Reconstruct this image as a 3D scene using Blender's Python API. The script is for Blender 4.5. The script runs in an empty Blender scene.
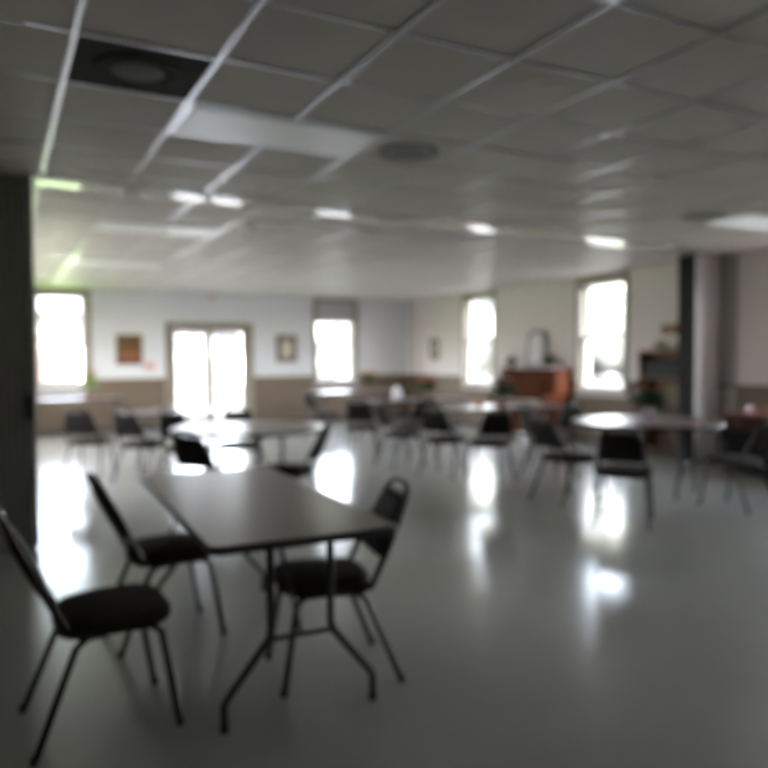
import bpy, bmesh, math, random
from mathutils import Vector, Matrix
random.seed(7)
S = bpy.context.scene
COL = S.collection
PI = math.pi

# ------------------------------------------------------------------ camera
F_PX, YAW, PITCH, ROLL, CAM_Z = 731.76, 0.4856, -0.0344, -0.0054, 1.4118
fw = Vector((math.sin(YAW)*math.cos(PITCH), math.cos(YAW)*math.cos(PITCH), math.sin(PITCH)))
rt = Vector((math.cos(YAW), -math.sin(YAW), 0.0))
up = rt.cross(fw)
c, s = math.cos(ROLL), math.sin(ROLL)
r2, u2 = c*rt + s*up, -s*rt + c*up
cam_d = bpy.data.cameras.new('camera')
cam = bpy.data.objects.new('camera', cam_d)
COL.objects.link(cam)
M3 = Matrix((r2, u2, -fw)).transposed()
cam.matrix_world = Matrix.Translation((0, 0, CAM_Z)) @ M3.to_4x4()
cam_d.sensor_width = 36.0
cam_d.lens = F_PX/768.0*36.0
cam_d.clip_start, cam_d.clip_end = 0.05, 400
cam_d.dof.use_dof = True                      # the photograph is focused far too close
cam_d.dof.focus_distance = 0.85
cam_d.dof.aperture_fstop = 2.6
S.camera = cam

# ------------------------------------------------------------------ sky, sun, exposure
w = bpy.data.worlds.new('sky'); S.world = w; w.use_nodes = True
nt = w.node_tree; nt.nodes.clear()
sky = nt.nodes.new('ShaderNodeTexSky'); sky.sky_type = 'NISHITA'
sky.sun_disc = False; sky.sun_elevation = math.radians(50); sky.sun_rotation = math.radians(200)
sky.air_density = 1.0; sky.dust_density = 4.0; sky.ozone_density = 1.0
bg = nt.nodes.new('ShaderNodeBackground'); bg.inputs['Strength'].default_value = 0.40
wo = nt.nodes.new('ShaderNodeOutputWorld')
hs = nt.nodes.new('ShaderNodeHueSaturation'); hs.inputs['Saturation'].default_value = 0.45
nt.links.new(sky.outputs[0], hs.inputs['Color']); nt.links.new(hs.outputs[0], bg.inputs['Color']); nt.links.new(bg.outputs[0], wo.inputs['Surface'])
sun_d = bpy.data.lights.new('sun', 'SUN'); sun_d.energy = 2.2; sun_d.angle = math.radians(1.0)
sun_d.color = (1.0, 0.95, 0.88)
sun = bpy.data.objects.new('sun', sun_d); COL.objects.link(sun)
sun.rotation_euler = (math.radians(33), 0, math.radians(-50))     # high, from behind the hall and its left side
S.view_settings.view_transform = 'Standard'; S.view_settings.look = 'None'
S.view_settings.gamma = 1.0; S.view_settings.use_curve_mapping = False
S.view_settings.exposure = 4.55
S.cycles.max_bounces = 10; S.cycles.diffuse_bounces = 6; S.cycles.glossy_bounces = 5
S.cycles.transparent_max_bounces = 16
S.cycles.sample_clamp_indirect = 20.0
S.cycles.use_denoising = True
S.cycles.caustics_reflective = True

H = 2.789                    # ceiling
BY, RX, LX, FY = 15.18, 8.72, -0.86, -2.6   # back wall, right wall, left wall, wall behind the camera
def portal(loc, rot, sx, sy):
    d = bpy.data.lights.new('daylight_portal', 'AREA'); d.shape = 'RECTANGLE'; d.size, d.size_y = sx, sy
    d.cycles.is_portal = True
    o = bpy.data.objects.new('daylight_portal', d); COL.objects.link(o); o.location = loc; o.rotation_euler = rot
WIN_BACK = [(0.61, 1.54, 0.96, 2.71), (6.31, 7.26, 0.90, 2.71)]
WIN_RIGHT = [(11.86, 12.88, 0.88, 2.69), (8.42, 9.43, 0.88, 2.69), (4.62, 5.63, 0.88, 2.69), (0.95, 1.96, 0.88, 2.69)]  # last one is out of view, added to brighten the near end
WIN_LEFT_ADDED = [(11.78, 12.80, 0.88, 2.71), (8.34, 9.35, 0.88, 2.71), (10.06, 11.06, 0.88, 2.71)]  # unseen windows, added on the left wall to light the room
DOOR = (3.11, 4.74, 0.0, 2.08)
for x0, x1, z0, z1 in WIN_BACK+[DOOR]:
    portal(((x0+x1)/2, BY+0.22, (z0+z1)/2), (-PI/2, 0, 0), x1-x0, z1-z0)
for y0, y1, z0, z1 in WIN_RIGHT:
    portal((RX+0.22, (y0+y1)/2, (z0+z1)/2), (PI/2, 0, PI/2), y1-y0, z1-z0)

for y0, y1, z0, z1 in WIN_LEFT_ADDED:
    portal((LX-0.22, (y0+y1)/2, (z0+z1)/2), (PI/2, 0, -PI/2), y1-y0, z1-z0)

# ------------------------------------------------------------------ materials
def mat(name, col, rough=0.6, metal=0.0, var=0.0, scale=8.0, bump=0.0, bscale=60.0, spec=0.5, coat=0.0, stretch=None, col2=None):
    m = bpy.data.materials.new(name); m.use_nodes = True
    n = m.node_tree; b = n.nodes['Principled BSDF']
    b.inputs['Roughness'].default_value = rough; b.inputs['Metallic'].default_value = metal
    b.inputs['Specular IOR Level'].default_value = spec
    if coat: b.inputs['Coat Weight'].default_value = coat; b.inputs['Coat Roughness'].default_value = 0.1
    tc = n.nodes.new('ShaderNodeTexCoord'); mp = n.nodes.new('ShaderNodeMapping')
    n.links.new(tc.outputs['Object'], mp.inputs['Vector'])
    if stretch: mp.inputs['Scale'].default_value = stretch
    no = n.nodes.new('ShaderNodeTexNoise'); no.inputs['Scale'].default_value = scale; no.inputs['Detail'].default_value = 4
    n.links.new(mp.outputs[0], no.inputs['Vector'])
    mx = n.nodes.new('ShaderNodeMix'); mx.data_type = 'RGBA'
    a = col2 if col2 else tuple(min(1, v*(1-var)) for v in col)
    d = col if col2 else tuple(min(1, v*(1+var)) for v in col)
    mx.inputs['A'].default_value = (*a, 1); mx.inputs['B'].default_value = (*d, 1)
    n.links.new(no.outputs['Fac'], mx.inputs['Factor']); n.links.new(mx.outputs['Result'], b.inputs['Base Color'])
    if bump:
        nb = n.nodes.new('ShaderNodeTexNoise'); nb.inputs['Scale'].default_value = bscale
        bp = n.nodes.new('ShaderNodeBump'); bp.inputs['Strength'].default_value = bump; bp.inputs['Distance'].default_value = 0.004
        n.links.new(mp.outputs[0], nb.inputs['Vector']); n.links.new(nb.outputs['Fac'], bp.inputs['Height'])
        n.links.new(bp.outputs[0], b.inputs['Normal'])
    return m
def glass_mat():
    m = bpy.data.materials.new('window_glass'); m.use_nodes = True; n = m.node_tree; n.nodes.clear()
    t = n.nodes.new('ShaderNodeBsdfTransparent'); t.inputs['Color'].default_value = (0.95, 0.95, 0.945, 1)
    g = n.nodes.new('ShaderNodeBsdfGlossy'); g.inputs['Roughness'].default_value = 0.02
    lw = n.nodes.new('ShaderNodeLayerWeight'); lw.inputs['Blend'].default_value = 0.5
    pw = n.nodes.new('ShaderNodeMath'); pw.operation = 'POWER'; pw.inputs[1].default_value = 5.0
    f = n.nodes.new('ShaderNodeMath'); f.operation = 'MULTIPLY_ADD'; f.inputs[1].default_value = 0.9; f.inputs[2].default_value = 0.05
    n.links.new(lw.outputs['Facing'], pw.inputs[0]); n.links.new(pw.outputs[0], f.inputs[0])
    x = n.nodes.new('ShaderNodeMixShader'); o = n.nodes.new('ShaderNodeOutputMaterial')
    n.links.new(f.outputs[0], x.inputs[0]); n.links.new(t.outputs[0], x.inputs[1]); n.links.new(g.outputs[0], x.inputs[2])
    n.links.new(x.outputs[0], o.inputs['Surface'])
    return m
M = dict(
    floor=mat('waxed_vinyl_tile', (0.40, 0.395, 0.36), 0.18, var=0.10, scale=1.3, spec=0.36, bump=0.03, bscale=5.0),
    wall=mat('grey_white_wall_paint', (0.70, 0.71, 0.735), 0.8, var=0.03, scale=2),
    bright=mat('white_return_paint', (0.84, 0.84, 0.84), 0.7),
    wallg=mat('grey_casing_paint', (0.36, 0.35, 0.33), 0.7),
    wallr=mat('cream_wall_paint', (0.72, 0.665, 0.635), 0.8, var=0.03, scale=2),
    wains=mat('tan_wainscot_panel', (0.155, 0.113, 0.080), 0.65, var=0.12, scale=5, stretch=(6, 6, 0.6)),
    trim=mat('olive_tan_trim', (0.27, 0.235, 0.185), 0.5, var=0.08),
    base=mat('dark_vinyl_base', (0.07, 0.06, 0.05), 0.5),
    tile=mat('vinyl_faced_ceiling_tile', (0.70, 0.655, 0.635), 0.55, var=0.03, scale=2.0, spec=0.05, bump=0.02, bscale=40),
    tee=mat('white_metal_tee', (0.70, 0.70, 0.72), 0.30, metal=0.7),
    track=mat('white_enamel_track', (0.62, 0.62, 0.60), 0.10, spec=1.0),
    plate=mat('roof_board', (0.3, 0.3, 0.3), 0.9),
    lens=mat('prismatic_lens', (0.86, 0.87, 0.86), 0.35, bump=0.15, bscale=120),
    dark=mat('sooty_diffuser_metal', (0.050, 0.050, 0.047), 0.7, var=0.3, scale=6, spec=0.08),
    dusty=mat('dusty_diffuser_metal', (0.16, 0.16, 0.155), 0.6, spec=0.1),
    grey=mat('grey_diffuser_metal', (0.30, 0.30, 0.29), 0.6, spec=0.2),
    white=mat('white_plastic', (0.8, 0.8, 0.79), 0.35),
    vinyl=mat('charcoal_pleated_vinyl', (0.46, 0.46, 0.43), 0.5, var=0.12, scale=12, bump=0.1),
    post=mat('dark_partition_metal', (0.24, 0.24, 0.23), 0.5, var=0.15),
    strike=mat('dark_strike_post', (0.030, 0.031, 0.028), 0.7, var=0.15, spec=0.2),
    top=mat('brown_grey_laminate', (0.170, 0.126, 0.106), 0.29, var=0.08, scale=30, spec=0.32),
    edge=mat('black_table_edge', (0.022, 0.020, 0.018), 0.4),
    tmetal=mat('dark_brown_table_metal', (0.040, 0.036, 0.032), 0.35, metal=0.4),
    cmetal=mat('bronze_chair_tube', (0.055, 0.048, 0.042), 0.25, metal=0.8),
    seat=mat('dark_brown_upholstery', (0.040, 0.029, 0.022), 0.8, var=0.25, scale=60, bump=0.2, bscale=200, spec=0.05),
    back=mat('dark_vinyl_back', (0.020, 0.017, 0.015), 0.6, spec=0.07, var=0.2, scale=20, bump=0.05, bscale=150),
    rubber=mat('black_rubber', (0.015, 0.015, 0.015), 0.7),
    glass=glass_mat(),
    shade=mat('grey_roller_blind', (0.50, 0.50, 0.52), 0.8),
    piano=mat('red_brown_piano_wood', (0.085, 0.026, 0.011), 0.6, var=0.35, scale=6, stretch=(3, 3, 0.5), spec=0.04),
    maho=mat('dark_mahogany', (0.035, 0.012, 0.010), 0.55, var=0.35, scale=5, stretch=(1, 5, 5), spec=0.08),
    mtop=mat('polished_mahogany_top', (0.20, 0.07, 0.05), 0.2, var=0.3, scale=5, stretch=(5, 1, 5), coat=0.5),
    key=mat('ivory_keys', (0.7, 0.68, 0.6), 0.3), black=mat('black_lacquer', (0.010, 0.010, 0.010), 0.6, spec=0.03),
    pine=mat('yellow_pine', (0.38, 0.24, 0.10), 0.5, var=0.25, scale=6, stretch=(1, 1, 6)),
    oak=mat('brown_frame_wood', (0.15, 0.085, 0.05), 0.45, var=0.25, scale=12),
    cream=mat('cream_paper', (0.62, 0.58, 0.46), 0.8, var=0.06),
    cloth=mat('lilac_white_cloth', (0.62, 0.58, 0.62), 0.9, var=0.06, scale=30),
    leaf=mat('dark_green_leaf', (0.035, 0.075, 0.025), 0.5, var=0.4, scale=25),
    lleaf=mat('yellow_green_leaf', (0.20, 0.30, 0.05), 0.5, var=0.4, scale=25),
    rose=mat('red_petals', (0.42, 0.07, 0.06), 0.6, var=0.25, scale=40),
    pink=mat('pink_petals', (0.55, 0.22, 0.22), 0.6, var=0.2, scale=40),
    orange=mat('orange_petals', (0.55, 0.20, 0.08), 0.6, var=0.2, scale=40),
    pot=mat('lilac_ceramic', (0.42, 0.34, 0.42), 0.25), brownpot=mat('brown_ceramic', (0.16, 0.08, 0.05), 0.3),
    wvase=mat('white_ceramic', (0.75, 0.73, 0.76), 0.12),
    silver=mat('polished_silver', (0.75, 0.75, 0.76), 0.1, metal=1.0),
    red=mat('red_sign', (0.50, 0.09, 0.05), 0.5), pinkp=mat('pink_notice', (0.6, 0.34, 0.34), 0.7),
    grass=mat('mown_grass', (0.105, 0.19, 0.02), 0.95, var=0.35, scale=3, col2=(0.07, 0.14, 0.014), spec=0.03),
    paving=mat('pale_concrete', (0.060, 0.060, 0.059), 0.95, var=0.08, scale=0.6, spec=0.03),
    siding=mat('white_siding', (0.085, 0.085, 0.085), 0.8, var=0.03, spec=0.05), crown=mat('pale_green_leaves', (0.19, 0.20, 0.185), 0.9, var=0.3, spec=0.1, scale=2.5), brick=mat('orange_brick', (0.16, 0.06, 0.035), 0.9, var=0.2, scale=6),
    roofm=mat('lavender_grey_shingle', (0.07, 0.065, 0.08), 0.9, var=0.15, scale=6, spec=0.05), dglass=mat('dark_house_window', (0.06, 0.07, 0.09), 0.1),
    book1=mat('black_book_cloth', (0.02, 0.022, 0.02), 0.6), book2=mat('tan_book_cloth', (0.30, 0.20, 0.10), 0.6, var=0.2), book3=mat('green_book_cloth', (0.06, 0.08, 0.05), 0.6),
    greyc=mat('grey_felt', (0.30, 0.30, 0.29), 0.8),
)
def painting_mat():
    m = bpy.data.materials.new('painted_canvas'); m.use_nodes = True; n = m.node_tree; b = n.nodes['Principled BSDF']
    tc = n.nodes.new('ShaderNodeTexCoord')
    sp = n.nodes.new('ShaderNodeSeparateXYZ'); n.links.new(tc.outputs['Generated'], sp.inputs[0])
    no = n.nodes.new('ShaderNodeTexNoise'); no.inputs['Scale'].default_value = 4; n.links.new(tc.outputs['Generated'], no.inputs['Vector'])
    ad = n.nodes.new('ShaderNodeMath'); ad.operation = 'MULTIPLY_ADD'; ad.inputs[1].default_value = 0.5
    n.links.new(no.outputs['Fac'], ad.inputs[0]); n.links.new(sp.outputs['Z'], ad.inputs[2])
    r = n.nodes.new('ShaderNodeValToRGB'); e = r.color_ramp.elements
    e[0].position = 0.25; e[0].color = (0.20, 0.02, 0.02, 1); e[1].position = 1.3 if False else 1.0; e[1].color = (0.13, 0.07, 0.02, 1)
    x = e.new(0.5); x.color = (0.26, 0.11, 0.06, 1); x = e.new(0.72); x.color = (0.17, 0.09, 0.025, 1)
    n.links.new(ad.outputs[0], r.inputs[0]); n.links.new(r.outputs[0], b.inputs['Base Color']); b.inputs['Roughness'].default_value = 0.5
    return m
M['painting'] = painting_mat()
def lens_added_glow(glow):  # the panels are switched off; emission is added to brighten their lenses
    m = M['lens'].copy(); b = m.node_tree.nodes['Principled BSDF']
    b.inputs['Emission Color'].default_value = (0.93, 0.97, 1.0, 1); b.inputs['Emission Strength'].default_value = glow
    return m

# ------------------------------------------------------------------ mesh helpers
class MB:
    def __init__(s): s.v, s.f, s.mi, s.cur = [], [], [], 0
    def face(s, idx): s.f.append(idx); s.mi.append(s.cur)
    def box(s, x0, x1, y0, y1, z0, z1):
        k = len(s.v)
        s.v += [(x, y, z) for z in (z0, z1) for y in (y0, y1) for x in (x0, x1)]
        for q in ((0, 2, 3, 1), (4, 5, 7, 6), (0, 1, 5, 4), (2, 6, 7, 3), (0, 4, 6, 2), (1, 3, 7, 5)): s.face([k+i for i in q])
        return s
    def rings(s, rings, cap=True):
        k = len(s.v); n = len(rings[0])
        for r in rings: s.v += [tuple(p) for p in r]
        for i in range(len(rings)-1):
            for j in range(n):
                a, b = k+i*n+j, k+i*n+(j+1) % n
                s.face([a, b, b+n, a+n])
        if cap:
            s.face([k+j for j in reversed(range(n))]); s.face([k+(len(rings)-1)*n+j for j in range(n)])
        return s
    def tube(s, pts, r, n=8, closed=False):
        P = [Vector(p) for p in pts]; rs = r if isinstance(r, (list, tuple)) else [r]*len(P); out = []
        prev = None; m = len(P)
        for i, p in enumerate(P):
            a = P[(i-1) % m] if closed or i > 0 else p; b = P[(i+1) % m] if closed or i < m-1 else p
            t = (b-a).normalized()
            if prev is None: u = t.orthogonal().normalized()
            else: u = (prev-t*prev.dot(t)).normalized()
            prev = u; v = t.cross(u)
            out.append([p+(u*math.cos(2*PI*j/n)+v*math.sin(2*PI*j/n))*rs[i] for j in range(n)])
        if closed:
            out.append(out[0]); return s.rings(out, False)
        return s.rings(out)
    def lathe(s, prof, n=20, cx=0, cy=0, cz=0):
        return s.rings([[(cx+r*math.cos(2*PI*j/n), cy+r*math.sin(2*PI*j/n), cz+z) for j in range(n)] for r, z in prof])
    def pad(s, outline, z0, z1, rnd, k=4, bulge=0.0):
        cx = sum(p[0] for p in outline)/len(outline); cy = sum(p[1] for p in outline)/len(outline)
        R = max(math.hypot(p[0]-cx, p[1]-cy) for p in outline); rg = []
        def ring(ins, z): return [(cx+(x-cx)*(1-ins/R), cy+(y-cy)*(1-ins/R), z) for x, y in outline]
        for i in range(k+1):
            a = PI/2*i/k; rg.append(ring(rnd*(1-math.sin(a)), z0+rnd*(1-math.cos(a))))
        for i in range(k+1):
            a = PI/2*i/k; rg.append(ring(rnd*(1-math.cos(a)), z1-rnd+rnd*math.sin(a)))
        if bulge:
            for q in (0.35, 0.7, 0.9): rg.append(ring(rnd+(R-rnd)*q, z1+bulge*(1-(1-q)**2)))
        return s.rings(rg)
    def xf(s, mtx):
        s.v = [tuple(mtx @ Vector(p)) for p in s.v]; return s
    def build(s, name, m, parent=None, smooth=False, bevel=0.0):
        me = bpy.data.meshes.new(name); me.from_pydata(s.v, [], s.f); me.update()
        b = bmesh.new(); b.from_mesh(me); bmesh.ops.recalc_face_normals(b, faces=b.faces); b.to_mesh(me); b.free()
        for q in (m if isinstance(m, list) else [m]): me.materials.append(q)
        for p, i in zip(me.polygons, s.mi): p.material_index = i; p.use_smooth = smooth
        if smooth:
            me.set_sharp_from_angle(angle=math.radians(50))
        o = bpy.data.objects.new(name, me); COL.objects.link(o)
        if parent is not None: o.parent = parent
        if bevel:
            bm = o.modifiers.new('bevel', 'BEVEL'); bm.width = bevel; bm.segments = 2; bm.limit_method = 'ANGLE'
        return o
def tag(o, label, cat, group=None, kind=None):
    if label: o['label'] = label
    if cat: o['category'] = cat
    if group: o['group'] = group
    if kind: o['kind'] = kind
    return o
def empty(name, loc=(0, 0, 0), rz=0.0):
    o = bpy.data.objects.new(name, None); COL.objects.link(o); o.location = loc; o.rotation_euler = (0, 0, rz)
    o.empty_display_size = 0.1
    return o
def struct(name, mb, m, parent=None, bevel=0.0, smooth=False):
    o = mb.build(name, m, parent, smooth, bevel)
    if parent is None: o['kind'] = 'structure'
    return o
def copy_tree(o, parent=None):
    c_ = o.copy(); COL.objects.link(c_)
    if parent is not None: c_.parent = parent
    for ch in list(o.children): copy_tree(ch, c_)
    return c_
def superell(ax, ay, e=4.0, n=40, cx=0, cy=0, taper=0.0):
    out = []
    for i in range(n):
        t = 2*PI*i/n; cc, ss = math.cos(t), math.sin(t)
        x = ax*math.copysign(abs(cc)**(2/e), cc); y = ay*math.copysign(abs(ss)**(2/e), ss)
        out.append((cx+x, cy+y*(1+taper*x/ax)))
    return out
def rrect(w_, h_, r, k=6):
    out = []
    for sx, sy, a0 in ((1, 1, 0), (-1, 1, PI/2), (-1, -1, PI), (1, -1, 3*PI/2)):
        for i in range(k+1):
            a = a0+PI/2*i/k; out.append((sx*(w_/2-r)+r*math.cos(a), sy*(h_/2-r)+r*math.sin(a)))
    return out

# ------------------------------------------------------------------ room shell
T = 0.22
struct('floor', MB().box(LX-T, RX+T, FY-T, BY+T, -0.12, 0), M['floor'])
def wall_x(name, Y0, Y1, x0, x1, holes, m):        # wall running along X
    mb = MB(); xs = x0
    for a, b, z0, z1 in sorted(holes):
        mb.box(xs, a, Y0, Y1, 0, 3.0)
        if z0 > 0: mb.box(a, b, Y0, Y1, 0, z0)
        mb.box(a, b, Y0, Y1, z1, 3.0); xs = b
    mb.box(xs, x1, Y0, Y1, 0, 3.0)
    return struct(name, mb, m)
def wall_y(name, X0, X1, y0, y1, holes, m):
    mb = MB(); ys = y0
    for a, b, z0, z1 in sorted(holes):
        mb.box(X0, X1, ys, a, 0, 3.0); mb.box(X0, X1, a, b, 0, z0); mb.box(X0, X1, a, b, z1, 3.0); ys = b
    mb.box(X0, X1, ys, y1, 0, 3.0)
    return struct(name, mb, m)
wall_x('wall_back', BY, BY+T, LX-T, RX+T, WIN_BACK+[DOOR], M['wall'])
wall_y('wall_right', RX, RX+T, FY, BY, WIN_RIGHT, M['wallr'])
wall_y('wall_left', LX-T, LX, FY, BY, WIN_LEFT_ADDED, M['wallr'])
wall_x('wall_front', FY-T, FY, LX-T, RX+T, [], M['wallr'])
struct('roof', MB().box(LX-T-0.5, RX+T+0.5, FY-T-0.5, BY+T+0.5, 3.0, 3.2), M['plate'])

# ceiling: sagging vinyl-faced tiles, white tees
GX0, GY0, P = 0.3155, 3.97, 0.61
def gx(k): return GX0+P*k
def gy(k): return GY0+P*k
FIX = [(1, 0), (1, -4), (1, 6), (1, 11), (10, 1)]                  # first cells of the 4 ft lights, which span two cells along X
DIF = [(0, -1), (3, 0), (9, 1)]
taken = set(DIF)
for k, j in FIX: taken |= {(k, j), (k+1, j)}
ct = MB(); N = 7
for k in range(-2, 14):
    for j in range(-11, 19):
        if (k, j) in taken: continue
        x0, x1, y0, y1 = max(gx(k), LX), min(gx(k+1), RX), max(gy(j), FY), min(gy(j+1), BY)
        if x1-x0 < 0.02 or y1-y0 < 0.02: continue
        sag = random.uniform(0.008, 0.014); tx, ty = random.gauss(0, 0.002), random.gauss(0, 0.002)
        b = len(ct.v)
        for a in range(N):
            for q in range(N):
                u, v = a/(N-1)*2-1, q/(N-1)*2-1
                z = H+0.006-sag*(1-u*u)*(1-v*v)-0.35*sag*(2-u*u-v*v)*0.5+tx*u+ty*v
                ct.v.append((x0+(x1-x0)*(u+1)/2, y0+(y1-y0)*(v+1)/2, z))
        for a in range(N-1):
            for q in range(N-1):
                i = b+a*N+q; ct.face([i, i+1, i+N+1, i+N])
struct('ceiling', ct, M['tile'], smooth=True)
tm = MB()
for k in range(-1, 14): tm.box(gx(k)-0.013, gx(k)+0.013, FY, BY, H-0.006, H+0.004)
for j in range(-10, 19):
    tm.box(LX, RX, gy(j)-0.008, gy(j)+0.008, H-0.0055, H+0.0035)
struct('trim_1', tm, M['tee'])

# wainscot with chair rail, baseboards
def segs(lo, hi, cuts):
    out, p = [], lo
    for a, b in sorted(cuts): out.append((p, a)); p = b
    out.append((p, hi)); return out
wz = 1.045
mb = MB()
backcuts = [(0.53, 1.62), (3.0, 4.85), (6.23, 7.34)]
for a, b in segs(LX, RX, [(3.0, 4.85)]):
    mb.box(a, b, BY-0.018, BY, 0.1, 0.80)
for a, b in segs(LX, RX, backcuts):
    mb.box(a, b, BY-0.018, BY, 0.80, wz-0.04); mb.box(a, b, BY-0.032, BY, wz-0.045, wz)
struct('trim_2', mb, M['wains'])
mb = MB(); rightcuts = [(y0-0.08, y1+0.08) for y0, y1, _, _ in WIN_RIGHT]
mb.box(RX-0.018, RX, FY, BY, 0.1, 0.78)
for a, b in segs(FY, BY, rightcuts):
    mb.box(RX-0.018, RX, a, b, 0.78, wz-0.04); mb.box(RX-0.032, RX, a, b, wz-0.045, wz)
struct('trim_3', mb, M['wains'])
mb = MB(); mb.box(LX, LX+0.018, FY, BY, 0.1, 0.78)
for a, b in segs(FY, BY, [(y0-0.08, y1+0.08) for y0, y1, _, _ in WIN_LEFT_ADDED]):
    mb.box(LX, LX+0.018, a, b, 0.78, wz-0.04); mb.box(LX, LX+0.032, a, b, wz-0.045, wz)
struct('trim_4', mb, M['wains'])
mb = MB()
for a, b in segs(LX, RX, [(3.0, 4.85)]): mb.box(a, b, BY-0.022, BY, 0, 0.1)
struct('baseboard_back', mb, M['base'])
struct('baseboard_right', MB().box(RX-0.022, RX, FY, BY, 0, 0.1), M['base'])
struct('baseboard_left', MB().box(LX, LX+0.022, FY, BY, 0, 0.1), M['base'])

# windows: built facing -Y at the origin, then turned
def window(name, w_, z0, z1, loc, rz, blind=0.0):
    r = empty(name, loc, rz); r['kind'] = 'structure'
    h = w_/2; cw = 0.075
    c_ = MB()
    c_.box(-h-cw, -h, -0.025, 0, z0-0.02, z1+cw*0.95).box(h, h+cw, -0.025, 0, z0-0.02, z1+cw*0.95).box(-h, h, -0.025, 0, z1, z1+cw*0.95)
    c_.build('casing', M['trim'], r)
    MB().box(-h-cw-0.03, h+cw+0.03, -0.06, 0.0, z0-0.05, z0-0.02).box(-h, h, 0, T, z0-0.02, z0).build('sill', M['trim'], r, bevel=0.004)
    f = MB(); f.box(-h, -h+0.035, 0.02, T, z0, z1).box(h-0.035, h, 0.02, T, z0, z1).box(-h+0.035, h-0.035, 0.02, T, z1-0.035, z1)
    f.build('frame', M['trim'], r)
    zm = (z0+z1)/2; hi = h-0.035
    for nm, a, b, y in (('sash', z0, zm+0.02, 0.10), ('sash', zm-0.02, z1-0.035, 0.145)):
        m_ = MB(); t = 0.055
        m_.box(-hi, -hi+t, y, y+0.04, a, b).box(hi-t, hi, y, y+0.04, a, b).box(-hi+t, hi-t, y, y+0.04, a, a+t).box(-hi+t, hi-t, y, y+0.04, b-t, b)
        so = m_.build(nm, M['white'], r)
        g = MB(); k = len(g.v); g.v += [(-hi+t, y+0.02, a+t), (hi-t, y+0.02, a+t), (hi-t, y+0.02, b-t), (-hi+t, y+0.02, b-t)]; g.face([0, 1, 2, 3])
        g.build('pane', M['glass'], so)
    if blind:
        b_ = MB().box(-h+0.02, h-0.02, 0.045, 0.050, z1-blind, z1-0.03)
        b_.tube([(-h+0.02, 0.05, z1-0.03), (h-0.02, 0.05, z1-0.03)], 0.022, 10); b_.build('blind', M['shade'], r)
    return r
window('window_1', 0.93, 0.96, 2.71, (1.075, BY, 0), 0)
window('window_2', 0.95, 0.90, 2.71, (6.785, BY, 0), 0, blind=0.48)
for i, (y0, y1, z0, z1) in enumerate(WIN_RIGHT):
    window('window_%d' % (i+3), y1-y0, z0, z1, (RX, (y0+y1)/2, 0), -PI/2, blind=0.75 if y0 < 2 else 0.0)  # the added near window gets a blind to temper its light

for i, (y0, y1, z0, z1) in enumerate(WIN_LEFT_ADDED):
    window('window_%d' % (i+3+len(WIN_RIGHT)), y1-y0, z0, z1, (LX, (y0+y1)/2, 0), PI/2)  # added out-of-view windows that only bring in daylight

# glazed double door
d1 = empty('door_1', ((DOOR[0]+DOOR[1])/2, BY, 0)); d1['kind'] = 'structure'
hw = (DOOR[1]-DOOR[0])/2; dz = DOOR[3]
MB().box(-hw-0.10, -hw, -0.03, 0, 0, dz+0.10).box(hw, hw+0.10, -0.03, 0, 0, dz+0.10).box(-hw, hw, -0.03, 0, dz, dz+0.10).build('casing', M['trim'], d1)
MB().box(-hw, -hw+0.03, 0, T, 0, dz).box(hw-0.03, hw, 0, T, 0, dz).box(-hw+0.03, hw-0.03, 0, T, dz-0.03, dz).build('frame', M['trim'], d1)
MB().box(-hw+0.03, hw-0.03, 0, T, 0.001, 0.02).build('threshold', M['grey'], d1)
for sgn in (-1, 1):
    a, b = (-hw+0.035, -0.004) if sgn < 0 else (0.004, hw-0.035)
    t = 0.085; q = MB(); z0, z1 = 0.022, dz-0.035
    q.box(a, a+t, 0.06, 0.105, z0, z1).box(b-t, b, 0.06, 0.105, z0, z1).box(a+t, b-t, 0.06, 0.105, z0, z0+0.18).box(a+t, b-t, 0.06, 0.105, z1-t*0.6, z1)
    leaf = q.build('door_leaf', M['trim'], d1)
    g = MB(); g.v += [(a+t, 0.082, z0+0.18), (b-t, 0.082, z0+0.18), (b-t, 0.082, z1-t*0.6), (a+t, 0.082, z1-t*0.6)]; g.face([0, 1, 2, 3])
    g.build('pane', M['glass'], leaf)
    xh = b-0.03 if sgn < 0 else a+0.03
    MB().tube([(a+0.05, 0.02, 1.02), (b-0.05, 0.02, 1.02)], 0.014, 8).tube([(a+0.08, 0.02, 1.02), (a+0.08, 0.062, 1.02)], 0.012, 8).tube([(b-0.08, 0.02, 1.02), (b-0.08, 0.062, 1.02)], 0.012, 8).build('push_bar', M['grey'], leaf, True)

# wall return at the far end of the folding partition, pilaster beside it
struct('wall_return', MB().box(8.225, RX, 6.70, 6.86, 0, H), M['bright'])
struct('trim_5', MB().box(8.69, RX, 6.44, 6.69, 0, H-0.005), M['wallg'])

# partition track: a glossy white plate across the ceiling
ang = math.atan2(0.42, 8.0)
trk = MB(); sec = [(0.16, -0.004), (0.16, -0.014)]+[(0.16*(1-i/8), -0.014-0.0045*(1-(1-i/8)**2)) for i in range(1, 16)]+[(-0.16, -0.014), (-0.16, -0.004)]
trk.rings([[(x, y, z) for y, z in sec] for x in (0, 9.1)])
trk.xf(Matrix.Translation((LX+0.02, 6.08, H)) @ Matrix.Rotation(ang, 4, 'Z'))
struct('trim_6', trk, M['track'], smooth=True)

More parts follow.
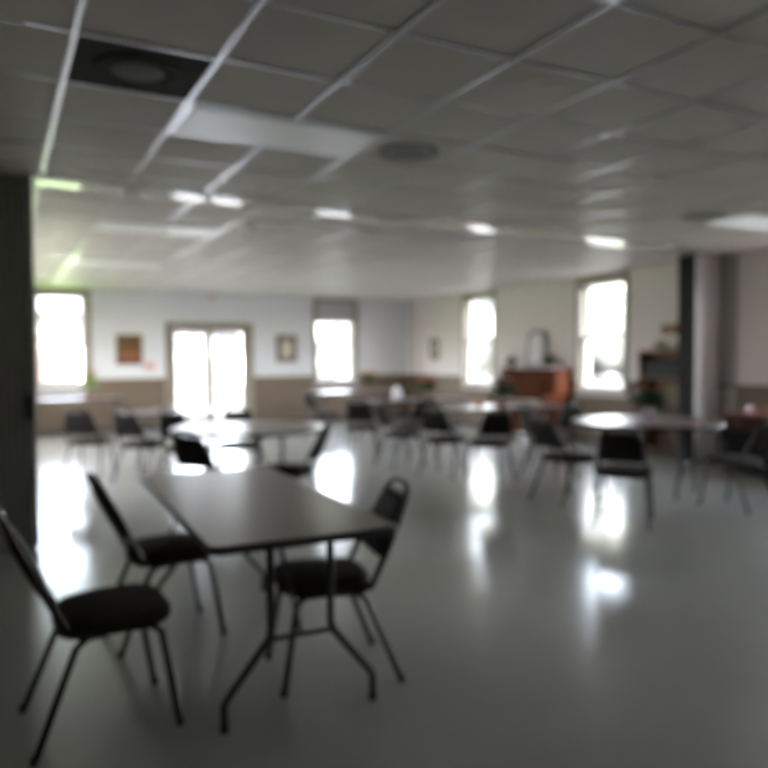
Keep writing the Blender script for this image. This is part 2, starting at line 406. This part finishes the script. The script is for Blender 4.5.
# ------------------------------------------------------------------ outdoors
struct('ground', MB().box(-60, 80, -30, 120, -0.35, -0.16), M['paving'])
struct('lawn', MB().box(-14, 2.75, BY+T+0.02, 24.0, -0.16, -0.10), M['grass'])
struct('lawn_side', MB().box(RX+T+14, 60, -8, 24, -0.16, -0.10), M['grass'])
def house(name, x0, x1, y0, y1, hz, rz, label, brick):
    r = empty(name, ((x0+x1)/2, (y0+y1)/2, -0.16)); tag(r, label, 'house')
    a, b = (x1-x0)/2, (y1-y0)/2
    MB().box(-a, a, -b, b, 0, hz).build('wall', M['siding'], r)
    if brick: MB().box(0.35, 0.85, -b-0.45, -b-0.01, 0, 2.1).box(0.30, 0.90, -b-0.5, -b-0.01, 2.1, 2.2).build('brick_pier', M['brick'], r)
    k = MB(); k.v += [(-a-0.4, -b-0.5, hz), (a+0.4, -b-0.5, hz), (a+0.4, b+0.5, hz), (-a-0.4, b+0.5, hz), (-a-0.4, 0, hz+rz), (a+0.4, 0, hz+rz)]
    for q in ([0, 1, 5, 4], [2, 3, 4, 5], [0, 4, 3], [1, 2, 5], [0, 3, 2, 1]): k.face(q)
    k.build('roof', M['roofm'], r)
    for x in (-a*0.55, a*0.42 if brick else a*0.1):
        f = MB().box(x-0.55, x+0.55, -b-0.05, -b, 1.7, 3.0).build('window', M['white'], r)
        MB().box(x-0.48, x+0.48, -b-0.07, -b-0.05, 1.77, 2.93).build('pane', M['dglass'], f)
    MB().box(a*0.65, a*0.65+0.95, -b-0.05, -b, 0.05, 2.1).build('door', M['white'], r)
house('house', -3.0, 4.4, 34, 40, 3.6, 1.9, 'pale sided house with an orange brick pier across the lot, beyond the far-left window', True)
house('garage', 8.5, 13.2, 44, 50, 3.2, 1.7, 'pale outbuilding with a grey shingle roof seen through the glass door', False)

def tree(x, y, h, seed, label):
    rn = random.Random(seed); r = empty('tree', (x, y, -0.16)); tag(r, label, 'tree', 'trees beyond the lot')
    MB().tube([(0, 0, 0), (0.1, 0, h*0.25), (0, 0.1, h*0.55)], [0.28, 0.2, 0.12], 8).build('trunk', M['oak'], r, True)
    b = bmesh.new(); bmesh.ops.create_icosphere(b, subdivisions=4, radius=1)
    ph = [(Vector((rn.gauss(0, 1), rn.gauss(0, 1), rn.gauss(0, 1))).normalized(), rn.uniform(2, 7), rn.uniform(0, 6)) for _ in range(14)]
    for v in b.verts:
        n_ = v.co.normalized(); d = 1+sum(0.035*math.sin(a.dot(n_)*f_*2+p_) for a, f_, p_ in ph)+rn.uniform(-0.05, 0.05)
        v.co = Vector((n_.x*h*0.52*d, n_.y*h*0.45*d, h*0.52+n_.z*h*0.48*d))
    me = bpy.data.meshes.new('crown'); b.to_mesh(me); b.free(); me.materials.append(M['crown'])
    o = bpy.data.objects.new('crown', me); COL.objects.link(o); o.parent = r
    return r
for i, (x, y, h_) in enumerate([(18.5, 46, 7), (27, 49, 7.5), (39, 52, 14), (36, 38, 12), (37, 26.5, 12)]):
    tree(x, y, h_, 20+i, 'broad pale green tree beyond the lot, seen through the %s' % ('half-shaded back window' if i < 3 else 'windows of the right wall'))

# ------------------------------------------------------------------ ceiling fittings
flab = {(1, 0): 'unlit two-by-four ceiling light panel with an added faint glow beside the sooty square air diffuser',
        (1, -4): 'unlit ceiling light panel with an added glow directly above the camera, only its corner showing at the top edge',
        (1, 6): 'unlit ceiling light panel with an added faint glow next to the small white smoke detector',
        (1, 11): 'unlit ceiling light panel with an added faint glow nearest the back wall and the glass door',
        (10, 1): 'pale unlit ceiling light panel with an added glow over the round table by the dark buffet'}
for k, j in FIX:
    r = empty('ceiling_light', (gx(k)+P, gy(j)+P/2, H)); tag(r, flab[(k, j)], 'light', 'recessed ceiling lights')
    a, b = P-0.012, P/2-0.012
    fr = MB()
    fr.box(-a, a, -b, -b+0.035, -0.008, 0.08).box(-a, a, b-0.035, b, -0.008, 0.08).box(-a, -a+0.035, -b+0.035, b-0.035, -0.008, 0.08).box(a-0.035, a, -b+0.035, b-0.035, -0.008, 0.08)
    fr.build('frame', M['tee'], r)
    MB().box(-a+0.036, a-0.036, -b+0.036, b-0.036, -0.016, -0.004).build('diffuser', lens_added_glow({(1, 0): 0.002, (1, -4): 0.02, (10, 1): 0.014}.get((k, j), 0.003)), r)  # added lens glow, stronger on the overhead and right-hand panels
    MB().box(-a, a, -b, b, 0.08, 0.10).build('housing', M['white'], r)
dl = ['sooty black square air diffuser with a round centre in the ceiling', 'grey round air diffuser in the ceiling in line with the long light panel', 'grey air diffuser beside the pale ceiling light over the right-hand tables']
for (k, j), lb, m_, rr in zip(DIF, dl, ('dark', 'grey', 'grey'), (1, 0.95, 0.9)):
    r = empty('air_diffuser', (gx(k)+P/2, gy(j)+P/2, H)); tag(r, lb, 'vent', 'ceiling air diffusers')
    a = P/2-0.012
    MB().box(-a, a, -a, a, 0.0, 0.015).build('plate', M['tile'] if m_ == 'grey' else M['dark'], r)
    MB().rings([[(rad*math.cos(2*PI*i/32), rad*math.sin(2*PI*i/32), z) for i in range(32)] for rad, z in ((0.20, 0.0), (0.20, -0.008), (0.18, -0.012), (0.14, -0.002))], False).build('outer_ring', M[m_], r, True)
    MB().lathe([(0.10, -0.001), (0.125, -0.008), (0.10, -0.012), (0.05, -0.014), (0.01, -0.0145)], 32).build('centre_cone', M['dusty'] if m_ == 'dark' else M[m_], r, True)
r = empty('smoke_detector', (2.32, 7.40, H-0.006)); tag(r, 'small round white smoke detector on the ceiling', 'detector')
MB().lathe([(0.065, 0.0), (0.065, -0.018), (0.055, -0.03), (0.03, -0.036), (0.005, -0.037)], 24).build('cover', M['white'], r, True)
MB().lathe([(0.075, 0.006), (0.075, -0.004), (0.01, -0.004)], 24).build('base', M['white'], r, True)

# ------------------------------------------------------------------ folding partition
r = empty('accordion_partition', (LX+0.03, 6.10, 0), ang); tag(r, 'dark grey accordion partition folded up at the left wall', 'partition')
np_, L = 22, 1.02
pl = MB()
for side in (-1, 1):
    pts = []
    for i in range(np_*2+1):
        pts.append((L*i/(np_*2), side*(0.155 if i % 2 else 0.085)))
    k = len(pl.v)
    for x, y in pts: pl.v += [(x, y, 0.02), (x, y, H-0.022)]
    for i in range(len(pts)-1): pl.face([k+2*i, k+2*i+2, k+2*i+3, k+2*i+1])
pl.build('pleats', M['vinyl'], r)
MB().box(L, L+0.055, -0.14, 0.14, 0.02, H-0.022).build('lead_post', M['post'], r, bevel=0.008)
MB().box(L-0.02, L+0.02, -0.185, -0.142, 0.98, 1.16).tube([(L, -0.185, 1.0), (L, -0.215, 1.03), (L, -0.215, 1.11), (L, -0.185, 1.14)], 0.009, 8).build('latch_handle', M['black'], r, True)
r = empty('partition_post', (8.17, 6.78, 0)); tag(r, 'dark full-height strike post at the end of the white wall return', 'post')
MB().box(-0.065, 0.05, -0.09, 0.09, 0.0, H-0.022).build('post', M['strike'], r, bevel=0.008)
MB().box(-0.12, -0.065, -0.05, 0.05, 0.02, H-0.03).build('strike_channel', M['strike'], r)

# ------------------------------------------------------------------ tables
def leg_frame(v, wide, zt, inward):          # wishbone folding leg: returns leg meshes for the end at local y = v
    out = []
    for sx in (-1, 1):
        out.append(MB().tube([(sx*0.125, v, zt), (sx*0.125, v, 0.36), (sx*0.135, v, 0.325), (sx*(wide-0.02), v, 0.135), (sx*wide, v, 0.105), (sx*wide, v, 0.012)], 0.0155, 10))
    bar = MB().tube([(-0.135, v, 0.325), (0.135, v, 0.325)], 0.011, 8)
    brace = MB().tube([(0, v, 0.325), (0, v-inward*0.34, zt)], 0.009, 8)
    return out, bar, brace
def folding_table(loc, rz, outline, v, wide, label, group, name):
    r = empty(name, (loc[0], loc[1], 0), rz); tag(r, label, 'table', group)
    zt = 0.71
    top = MB().pad(outline, 0.722, 0.742, 0.003, 2)
    top.build('tabletop', M['top'], r)
    R = 0.004
    MB().pad([(x*(1+R), y*(1+R)) for x, y in outline], 0.708, 0.738, 0.006, 2).build('edge_band', M['edge'], r, True)
    for e in (-1, 1): MB().box(-0.26, 0.26, e*v-0.02, e*v+0.02, 0.690, 0.712).build('cleat', M['tmetal'], r)
    for e in (-1, 1):
        legs, bar, br = leg_frame(e*v, wide, zt, e)
        for l in legs:
            lo = l.build('leg', M['tmetal'], r, True)
            x, y = l.v[-1][0], l.v[-1][1]
            xc = sum(p[0] for p in l.v[-10:])/10
            MB().lathe([(0.017, 0.0), (0.018, 0.02), (0.0155, 0.03)], 10, xc, e*v, 0).build('foot_cap', M['rubber'], lo, True)
        bar.build('crossbar', M['tmetal'], r, True); br.build('brace', M['tmetal'], r, True)
    return r
RECT = rrect(0.76, 1.83, 0.05)
ROUND = [(0.76*math.cos(2*PI*i/64), 0.76*math.sin(2*PI*i/64)) for i in range(64)]
ROUND4 = [(0.61*math.cos(2*PI*i/64), 0.61*math.sin(2*PI*i/64)) for i in range(64)]
RG, OG = 'rectangular folding tables', 'round folding tables'
folding_table((1.069, 3.4755), -0.0352, RECT, 0.79, 0.31, 'brown-grey rectangular folding table closest to the camera with three chairs', RG, 'folding_table')
folding_table((1.10, 14.02), PI/2, RECT, 0.79, 0.31, 'folding table under the window behind the folded partition with a small bouquet', RG, 'folding_table')
folding_table((6.62, 13.75), PI/2, RECT, 0.79, 0.31, 'folding table below the half-shaded back window with an orange bouquet', RG, 'folding_table')
folding_table((6.02, 10.50), PI/2, RECT, 0.79, 0.31, 'folding table carrying the white vase, middle of the row along the right wall', RG, 'folding_table')
folding_table((6.12, 8.25), PI/2, RECT, 0.79, 0.31, 'folding table in front of the piano with dark green plant and pink flowers', RG, 'folding_table')
folding_table((2.20, 7.05), 0.2, ROUND, 0.42, 0.31, 'round brown table in front of the glass door, just beyond the first table', OG, 'round_table')
folding_table((2.02, 9.88), 0.9, ROUND4, 0.34, 0.28, 'smaller round table between the glass door and the painting', OG, 'round_table')
folding_table((6.04, 5.53), 0.4, ROUND, 0.42, 0.31, 'round table with red flowers near the dark strike post and buffet', OG, 'round_table')

# ------------------------------------------------------------------ chairs (facing +X)
def make_chair():
    r = empty('stacking_chair'); r['category'] = 'chair'
    MB().pad(superell(0.208, 0.218, 3.2, 40, 0.02, 0, 0.06), 0.402, 0.464, 0.030, 5, 0.018).build('seat', M['seat'], r, True)
    # seat frame hoop below the cushion
    MB().tube([(x, y, 0.404) for x, y in superell(0.185, 0.185, 4.5, 32, 0.0, 0)], 0.010, 8, True).build('seat_frame', M['cmetal'], r, True)
    for sy in (-1, 1):
        f = MB().tube([(0.05, sy*0.175, 0.405), (0.13, sy*0.187, 0.402), (0.165, sy*0.192, 0.375), (0.225, sy*0.205, 0.012)], 0.0135, 10).build('leg', M['cmetal'], r, True)
        MB().lathe([(0.0145, 0), (0.0155, 0.02), (0.0135, 0.03)], 10, 0.227, sy*0.2055, 0).build('foot_cap', M['rubber'], f, True)
        b = MB().tube([(-0.02, sy*0.175, 0.402), (-0.10, sy*0.187, 0.399), (-0.14, sy*0.192, 0.370), (-0.285, sy*0.225, 0.012)], 0.0135, 10).build('leg', M['cmetal'], r, True)
        MB().lathe([(0.0145, 0), (0.0155, 0.02), (0.0135, 0.03)], 10, -0.289, sy*0.226, 0).build('foot_cap', M['rubber'], b, True)
    # back hoop: rises from the seat rails, leans back, closes in an arch that leaves a hand hole on top
    def bx(z): return -0.185-max(0, z-0.46)*0.47
    half = [(-0.02, 0.193, 0.412), (-0.12, 0.196, 0.412), (-0.165, 0.196, 0.425), (bx(0.46), 0.195, 0.47)]
    for z, y in ((0.56, 0.188), (0.65, 0.178), (0.74, 0.158), (0.79, 0.142), (0.818, 0.122), (0.838, 0.090), (0.845, 0.045)): half.append((bx(z), y, z))
    pts = half+[(x, -y, z) for x, y, z in reversed(half)]
    MB().tube(pts, 0.0135, 10).build('back_frame', M['cmetal'], r, True)
    # cushion between the uprights
    bk = MB(); rg = []
    zs = [0.535+(0.792-0.535)*i/10 for i in range(11)]
    for i, z in enumerate(zs):
        hw_ = 0.180-(z-0.535)*0.16
        t = 0.021*(1-abs(2*i/10-1)**6)+0.006
        if i in (0, 10): hw_ -= 0.018
        ring = []
        for j in range(24):
            a = 2*PI*j/24; cc, ss = math.cos(a), math.sin(a)
            ring.append((bx(z)+t*math.copysign(abs(ss)**0.6, ss), hw_*math.copysign(abs(cc)**0.45, cc), z))
        rg.append(ring)
    bk.rings(rg); bk.build('backrest', M['back'], r, True)
    # grip plate under the hand hole
    MB().tube([(bx(0.803), -0.132, 0.803), (bx(0.803), 0.132, 0.803)], 0.007, 8).build('grip_bar', M['cmetal'], r, True)
    return r
proto = make_chair(); first = [True]
def chair(x, y, deg, label, group):
    o = proto if first[0] else copy_tree(proto)
    first[0] = False
    o.location = (x, y, 0); o.rotation_euler = (0, 0, math.radians(deg)); tag(o, label, 'chair', group); return o
def face(x, y, cx, cy): return math.degrees(math.atan2(cy-y, cx-x))
G1 = 'chairs at the first table'
chair(0.360, 3.03, 3, 'dark padded chair closest to the camera, its back cut by the left edge', G1)
chair(0.76, 3.86, 4, 'dark padded chair tucked at the first table, the one nearer the folded partition', G1)
chair(1.29, 3.03, 170, 'dark padded chair alone on the right side of the first table', G1)
G2 = 'chairs round the round table by the door'
chair(1.60, 6.08, 35, 'black-backed chair at the near left of the round table facing the glass door', G2)
chair(2.27, 6.12, 142, 'dark chair at the near right of the round table, beside the bright floor patch', G2)
chair(1.84, 8.18, face(1.84, 8.18, 2.2, 7.05), 'chair behind the round table, dark back showing against the left door leaf', G2)
chair(2.44, 8.18, face(2.44, 8.18, 2.2, 7.05), 'chair behind the round table, dark back showing against the right door leaf', G2)
G3 = 'chairs round the smaller round table'
chair(1.50, 8.88, 42, 'chair standing between the two round tables, its back to the camera', G3)
chair(0.98, 9.52, 60, 'dark chair at the smaller round table on the side towards the folded partition', G3)
G5 = 'chairs at the table below the half-shaded window'
chair(5.12, 12.0, 8, 'chair standing off the table below the half-shaded window, back to the door', G5)
G6 = 'chairs at the table with the white vase'
chair(4.62, 9.42, 55, 'chair off the left end of the white vase table', G6)
chair(5.38, 9.28, 92, 'chair on the near side of the white vase table', G6)
G7 = 'chairs at the table in front of the piano'
chair(4.66, 8.34, 3, 'chair drawn up to the left end of the table in front of the piano', G7)
chair(4.80, 7.50, 32, 'chair at the near left corner of the piano table', G7)
chair(5.02, 6.92, 72, 'black-backed chair in the aisle on the near side of the piano table', G7)
chair(6.50, 7.50, 95, 'chair on the near side of the piano table, at its right end', G7)
G8 = 'chairs round the table with the red flowers'
chair(4.96, 5.52, 2, 'dark chair at the left side of the round table with red flowers', G8)
chair(4.76, 4.58, 37, 'black-backed chair on the near side of the round table with red flowers', G8)
chair(6.12, 4.52, 92, 'chair pushed under the round table with red flowers, beside the dark buffet', G8)
chair(5.72, 6.66, face(5.72, 6.66, 6.04, 5.53), 'chair at the far left of the round table with red flowers', G8)

# ------------------------------------------------------------------ piano and what stands on it
PY = 10.32
r = empty('upright_piano', (RX-0.035, PY, 0)); tag(r, 'red-brown upright piano against the right wall between two windows', 'piano')
MB().box(-0.36, 0, -0.75, 0.75, 0.06, 1.19).build('case', M['piano'], r, bevel=0.008)
MB().box(-0.385, 0.0, -0.78, 0.78, 1.19, 1.225).build('lid', M['piano'], r, bevel=0.006)
MB().box(-0.64, -0.36, -0.75, 0.75, 0.58, 0.66).build('key_bed', M['piano'], r, bevel=0.006)
MB().box(-0.60, -0.38, -0.64, 0.64, 0.66, 0.682).build('keyboard', M['key'], r)
q = MB()
for i in range(36):
    if i % 7 in (2, 6): continue
    y = -0.62+1.24*(i+0.95)/36; q.box(-0.52, -0.38, y-0.007, y+0.007, 0.682, 0.694)
q.build('black_keys', M['black'], r)
for sy in (-1, 1):
    MB().box(-0.64, -0.36, sy*0.73-0.035, sy*0.73+0.035, 0.66, 0.78).build('key_block', M['piano'], r, bevel=0.01)
    MB().lathe([(0.04, 0), (0.028, 0.05), (0.045, 0.2), (0.03, 0.36), (0.05, 0.5), (0.04, 0.58)], 14, -0.57, sy*0.69, 0).build('leg', M['piano'], r, True)
MB().box(-0.40, -0.36, -0.45, 0.45, 0.80, 1.08).build('music_desk', M['piano'], r, bevel=0.006)
for y in (-0.10, 0.02): MB().box(-0.46, -0.36, y-0.02, y+0.02, 0.05, 0.07).build('pedal', M['silver'], r)
o = MB().box(-0.21, 0.12, -0.60, 0.60, 0, 0.006).build('table_runner', M['cloth']); o.location = (RX-0.25, PY, 1.226); tag(o, 'lilac white cloth runner laid over the piano lid', 'cloth')
def arch(w_, h_, y, z0=0, n=14, e=0.5):
    pts = [(-w_/2, z0), (w_/2, z0)]
    for i in range(n+1):
        a = PI*i/n; pts.append((w_/2*math.cos(a), z0+h_-w_/2*e+w_/2*e*math.sin(a)))
    return pts
def prism_x(mb, pts, x0, x1):     # outline in (y,z), extruded along x
    k = len(mb.v); n = len(pts)
    mb.v += [(x0, y, z) for y, z in pts]+[(x1, y, z) for y, z in pts]
    mb.face(list(range(k, k+n))); mb.face(list(range(k+2*n-1, k+n-1, -1)))
    for i in range(n): mb.face([k+i, k+(i+1) % n, k+n+(i+1) % n, k+n+i])
    return mb
r = empty('arched_picture', (RX-0.115, 10.46, 1.232)); r.rotation_euler = (0, math.radians(6), 0)
tag(r, 'arched picture with a pale panel leaning on the wall above the piano', 'picture')
prism_x(MB(), arch(0.56, 0.70, 0), 0, 0.03).build('frame', M['grey'], r)
prism_x(MB(), arch(0.36, 0.56, 0, 0.07, e=0.9), -0.006, 0.0).build('panel', M['wvase'], r)
def plant(name, loc, label, group, potm, leafm, flowm, ph=0.12, pr=0.06, spread=0.13, height=0.2, nl=26, nf=7, fr=0.028, seed=1):
    rnd = random.Random(seed); r = empty(name, loc); tag(r, label, 'plant', group)
    MB().lathe([(pr*0.7, 0), (pr*0.95, ph*0.4), (pr, ph*0.75), (pr*0.85, ph), (pr*0.75, ph), (pr*0.7, ph*0.85)], 18).build('vase', potm, r, True)
    lf, st = MB(), MB()
    for i in range(nl):
        a, el = rnd.uniform(0, 2*PI), rnd.uniform(0.1, 1.35)
        R_ = spread*rnd.uniform(0.6, 1.0); tip = Vector((R_*math.cos(a)*math.cos(el), R_*math.sin(a)*math.cos(el), ph*0.9+height*math.sin(el)*rnd.uniform(0.6, 1)))
        b0 = Vector((0, 0, ph*0.85)); st.tube([b0, (b0+tip)/2+Vector((0, 0, 0.015)), tip], 0.0022, 4)
        d = (tip-b0).normalized(); sd = d.cross(Vector((0, 0, 1)))
        sd = sd.normalized() if sd.length > 0.05 else Vector((1, 0, 0)); nn = sd.cross(d); l = spread*0.75
        k = len(lf.v); base = tip-d*l*0.5
        lf.v += [tuple(base), tuple(base+d*l*0.45+sd*l*0.24+nn*0.006), tuple(base+d*l), tuple(base+d*l*0.45-sd*l*0.24+nn*0.006), tuple(base+d*l*0.45-nn*0.006)]
        lf.face([k, k+1, k+4]); lf.face([k+1, k+2, k+4]); lf.face([k+2, k+3, k+4]); lf.face([k+3, k, k+4])
    st.build('stems', M['leaf'], r); lo = lf.build('foliage', leafm, r); lo['kind'] = 'stuff'
    for i in range(nf):
        a = 2*PI*i/nf+rnd.uniform(-.3, .3); R_ = spread*rnd.uniform(0.25, 0.8)
        p = Vector((R_*math.cos(a), R_*math.sin(a), ph*0.9+height*rnd.uniform(0.7, 1.05)))
        q = MB()
        for lay, (rr, tilt, npet) in enumerate(((1.0, 0.35, 7), (0.7, 0.8, 6), (0.4, 1.2, 5))):
            for t in range(npet):
                b = 2*PI*t/npet+lay*0.4; di = Vector((math.cos(b), math.sin(b), 0)); e = Vector((-math.sin(b), math.cos(b), 0))
                o1 = p+di*fr*rr*math.cos(tilt)+Vector((0, 0, fr*rr*math.sin(tilt)))
                k = len(q.v); m_ = (p+o1)/2-Vector((0, 0, fr*0.12))
                q.v += [tuple(p), tuple(m_+e*fr*rr*0.5), tuple(o1), tuple(m_-e*fr*rr*0.5)]; q.face([k, k+1, k+2]); q.face([k, k+2, k+3])
        q.lathe([(fr*0.05, -fr*0.25), (fr*0.4, -fr*0.1), (fr*0.45, fr*0.15), (fr*0.05, fr*0.3)], 8, p.x, p.y, p.z)
        q.build('flower', flowm, r)
    return r
GP = 'dark potted plants on the piano'
plant('potted_plant', (RX-0.24, 10.96, 1.232), 'dark potted plant on the piano lid, the one nearer the back corner', GP, M['brownpot'], M['leaf'], M['orange'], 0.07, 0.06, 0.13, 0.13, 70, 3, 0.03, 3)
plant('potted_plant', (RX-0.24, 9.92, 1.232), 'dark green potted plant on the piano lid beside the arched picture, nearer the large window', GP, M['brownpot'], M['leaf'], M['rose'], 0.07, 0.06, 0.16, 0.15, 90, 4, 0.035, 4)
# flowers on the tables
TZ = 0.742; GF = 'flowers on the tables'
plant('flower_vase', (6.16, 5.60, TZ), 'lilac pot of red flowers on the round table before the strike post', GF, M['pot'], M['leaf'], M['rose'], 0.13, 0.055, 0.20, 0.27, 90, 13, 0.055, 5)
plant('flower_vase', (6.28, 8.33, TZ), 'dark leafy bouquet with pink flowers on the piano table', GF, M['brownpot'], M['leaf'], M['pink'], 0.12, 0.06, 0.20, 0.28, 90, 9, 0.055, 6)
plant('flower_vase', (6.42, 10.62, TZ), 'low bouquet of orange flowers beside the white vase', GF, M['brownpot'], M['leaf'], M['orange'], 0.11, 0.05, 0.22, 0.24, 60, 13, 0.07, 7)
plant('flower_vase', (6.92, 13.8, TZ), 'small orange bouquet on the table below the half-shaded window', GF, M['brownpot'], M['leaf'], M['orange'], 0.12, 0.05, 0.20, 0.26, 50, 13, 0.075, 8)
plant('flower_vase', (1.44, 14.0, TZ), 'yellow-green bouquet with pink flowers before the left window', GF, M['brownpot'], M['lleaf'], M['pink'], 0.14, 0.05, 0.20, 0.40, 60, 9, 0.07, 9)
o = MB().lathe([(0.05, 0), (0.075, 0.03), (0.085, 0.1), (0.06, 0.17), (0.03, 0.2), (0.045, 0.225), (0.04, 0.225), (0.022, 0.2)], 28).build('white_vase', M['wvase'], None, True)
o.location = (5.78, 10.50, TZ); tag(o, 'empty glossy white vase on the middle folding table', 'vase')
o = MB().lathe([(0.03, 0), (0.035, 0.01), (0.075, 0.05), (0.09, 0.075), (0.085, 0.075), (0.06, 0.04), (0.02, 0.025)], 24).build('fruit_bowl', M['orange'], None, True)
o.location = (5.80, 8.22, TZ); tag(o, 'small orange bowl on the piano table', 'bowl')

# ------------------------------------------------------------------ bookcase, buffet
r = empty('bookcase', (RX-0.035, 7.45, 0)); tag(r, 'narrow pine bookcase against the right wall beside the strike post', 'bookcase')
for sy in (-1, 1): MB().box(-0.30, 0, sy*0.36-0.012, sy*0.36+0.012, 0, 1.49).build('side_panel', M['oak'], r)
for z in (0.06, 0.42, 0.76, 1.11): MB().box(-0.295, -0.012, -0.348, 0.348, z, z+0.022).build('shelf', M['oak'], r)
MB().box(-0.31, 0.0, -0.385, 0.385, 1.49, 1.52).build('top', M['pine'], r)
MB().box(-0.012, 0, -0.348, 0.348, 0.05, 1.49).build('back_panel', M['oak'], r)
k = 0
for z, ms, hh in ((1.133, ('book1',), 0.25), (0.783, ('book2', 'book1', 'book2', 'book3'), 0.24), (0.443, ('book2', 'book3', 'book1'), 0.22)):
    y = -0.34; rn = random.Random(int(z*100))
    while y < 0.29:
        t = rn.uniform(0.03, 0.055); h_ = hh*rn.uniform(0.85, 1)
        o = MB().box(-0.09, 0.09, 0, t-0.003, 0, h_).build('book', M[ms[k % len(ms)]], None, bevel=0.003)
        o.location = (RX-0.20, 7.45+y, z)
        sh = {1.133: 'black-bound book in the row on the top shelf of the bookcase', 0.783: 'worn book in the mixed row on the middle shelf of the bookcase', 0.443: 'worn book on the lower shelf of the bookcase, behind the table'}[z]
        tag(o, sh, 'book', {1.133: 'black books on the top shelf', 0.783: 'books on the middle shelf', 0.443: 'books on the lower shelf'}[z]); y += t; k += 1
o = MB().lathe([(0.13, 0), (0.135, 0.012), (0.10, 0.03), (0.09, 0.09), (0.06, 0.12), (0.01, 0.125)], 24).build('felt_hat', M['greyc'], None, True)
o.location = (RX-0.19, 7.55, 1.52); tag(o, 'grey domed hat on top of the bookcase', 'hat')
r = empty('wall_plaque', (RX-0.002, 7.54, 1.82)); tag(r, 'small brown wooden plaque on the wall above the bookcase', 'plaque')
MB().box(-0.02, 0, -0.15, 0.15, -0.075, 0.075).build('board', M['oak'], r, bevel=0.006)
MB().box(-0.024, -0.02, -0.10, 0.10, -0.04, 0.04).build('inset', M['pine'], r)

r = empty('buffet', (8.27, 5.27, 0)); tag(r, 'dark mahogany buffet with polished reddish top below the window at the right edge', 'cabinet')
MB().box(-0.38, 0.40, -0.78, 0.78, 0.10, 0.705).build('body', M['maho'], r, bevel=0.006)
MB().box(-0.42, 0.41, -0.82, 0.82, 0.705, 0.745).build('top', M['mtop'], r, bevel=0.01)
MB().box(-0.34, 0.38, -0.74, 0.74, 0.0, 0.10).build('plinth', M['black'], r)
for i in range(3):
    y = -0.51+i*0.51
    d = MB().box(-0.398, -0.38, y-0.24, y+0.24, 0.54, 0.69).build('drawer', M['maho'], r, bevel=0.005)
    MB().tube([(-0.398, y-0.05, 0.615), (-0.42, y-0.04, 0.615), (-0.42, y+0.04, 0.615), (-0.398, y+0.05, 0.615)], 0.005, 6).build('handle', M['silver'], d, True)
    d = MB().box(-0.398, -0.38, y-0.24, y+0.24, 0.13, 0.52).build('door', M['black'], r, bevel=0.005)
    MB().lathe([(0.012, 0), (0.014, 0.008), (0.004, 0.014)], 10).xf(Matrix.Translation((-0.398, y+0.2, 0.33)) @ Matrix.Rotation(-PI/2, 4, 'Y')).build('knob', M['silver'], d, True)
o = MB().lathe([(0.04, 0), (0.045, 0.01), (0.03, 0.02), (0.075, 0.05), (0.09, 0.07), (0.084, 0.07), (0.06, 0.045), (0.02, 0.032)], 28).build('silver_bowl', M['silver'], None, True)
o.location = (8.08, 5.82, 0.745); tag(o, 'small shiny silver bowl on the corner of the dark buffet', 'bowl')

# ------------------------------------------------------------------ things on the walls
def framed(name, x, z, w_, h_, fm, im, label, mat_w=0.0, right=False, y=0, fwid=0.05):
    r = empty(name, (x, BY-0.002, z) if not right else (RX-0.002, y, z), 0 if not right else -PI/2); tag(r, label, 'picture')
    a, b = w_/2, h_/2
    MB().box(-a, a, -0.035, 0, b-fwid, b).box(-a, a, -0.035, 0, -b, -b+fwid).box(-a, -a+fwid, -0.035, 0, -b+fwid, b-fwid).box(a-fwid, a, -0.035, 0, -b+fwid, b-fwid).build('frame', fm, r, bevel=0.006)
    MB().box(-a+fwid, a-fwid, -0.018, -0.002, -b+fwid, b-fwid).build('canvas' if not mat_w else 'mount', im, r)
    if mat_w:
        i = fwid+mat_w; MB().box(-a+i, a-i, -0.020, -0.018, -b+i, b-i).build('print', M['cream'], r)
    return r
framed('painting', 2.31, 1.62, 0.50, 0.60, M['oak'], M['painting'], 'red and gold painting in a dark wooden frame left of the glass door')
framed('framed_print', 5.60, 1.645, 0.46, 0.58, M['oak'], M['trim'], 'pale print in a brown wooden frame between the door and the half-shaded window', 0.05, fwid=0.07)
framed('small_picture', 0, 1.63, 0.34, 0.46, M['oak'], M['greyc'], 'small grey framed picture on the right wall near the room corner', 0.05, True, 14.05, 0.06)
r = empty('exit_sign', (3.99, BY-0.002, 2.70)); tag(r, 'small white EXIT sign with red letters on the wall above the glass door', 'sign')
MB().box(-0.15, 0.15, -0.05, 0, -0.08, 0.08).build('housing', M['white'], r, bevel=0.006)
q = MB(); x = -0.105
def stroke(x0, z0, x1, z1, t=0.018):
    d = Vector((x1-x0, 0, z1-z0)).normalized(); n_ = Vector((-d.z, 0, d.x))*t/2; k = len(q.v)
    A, B = Vector((x0, -0.052, z0)), Vector((x1, -0.052, z1))
    for yy in (0, 0.003):
        for p in (A-n_, B-n_, B+n_, A+n_): q.v.append((p.x, p.y+yy, p.z))
    for f_ in ((0, 1, 2, 3), (7, 6, 5, 4), (0, 4, 5, 1), (1, 5, 6, 2), (2, 6, 7, 3), (3, 7, 4, 0)): q.face([k+i for i in f_])
h_ = 0.045
stroke(-0.105, -h_, -0.105, h_); [stroke(-0.105, z, -0.065, z) for z in (-h_, 0, h_)]
stroke(-0.048, -h_, -0.004, h_); stroke(-0.048, h_, -0.004, -h_)
stroke(0.022, -h_, 0.022, h_)
stroke(0.072, -h_, 0.072, h_); stroke(0.048, h_, 0.098, h_)
q.build('lettering', M['red'], r)
o = MB().box(-0.11, 0.11, -0.012, 0, -0.07, 0.07).build('wall_notice', M['pinkp'], None, bevel=0.003); o.location = (2.69, BY-0.002, 1.29)
tag(o, 'small pink notice on the wall between the painting and the door frame', 'notice')
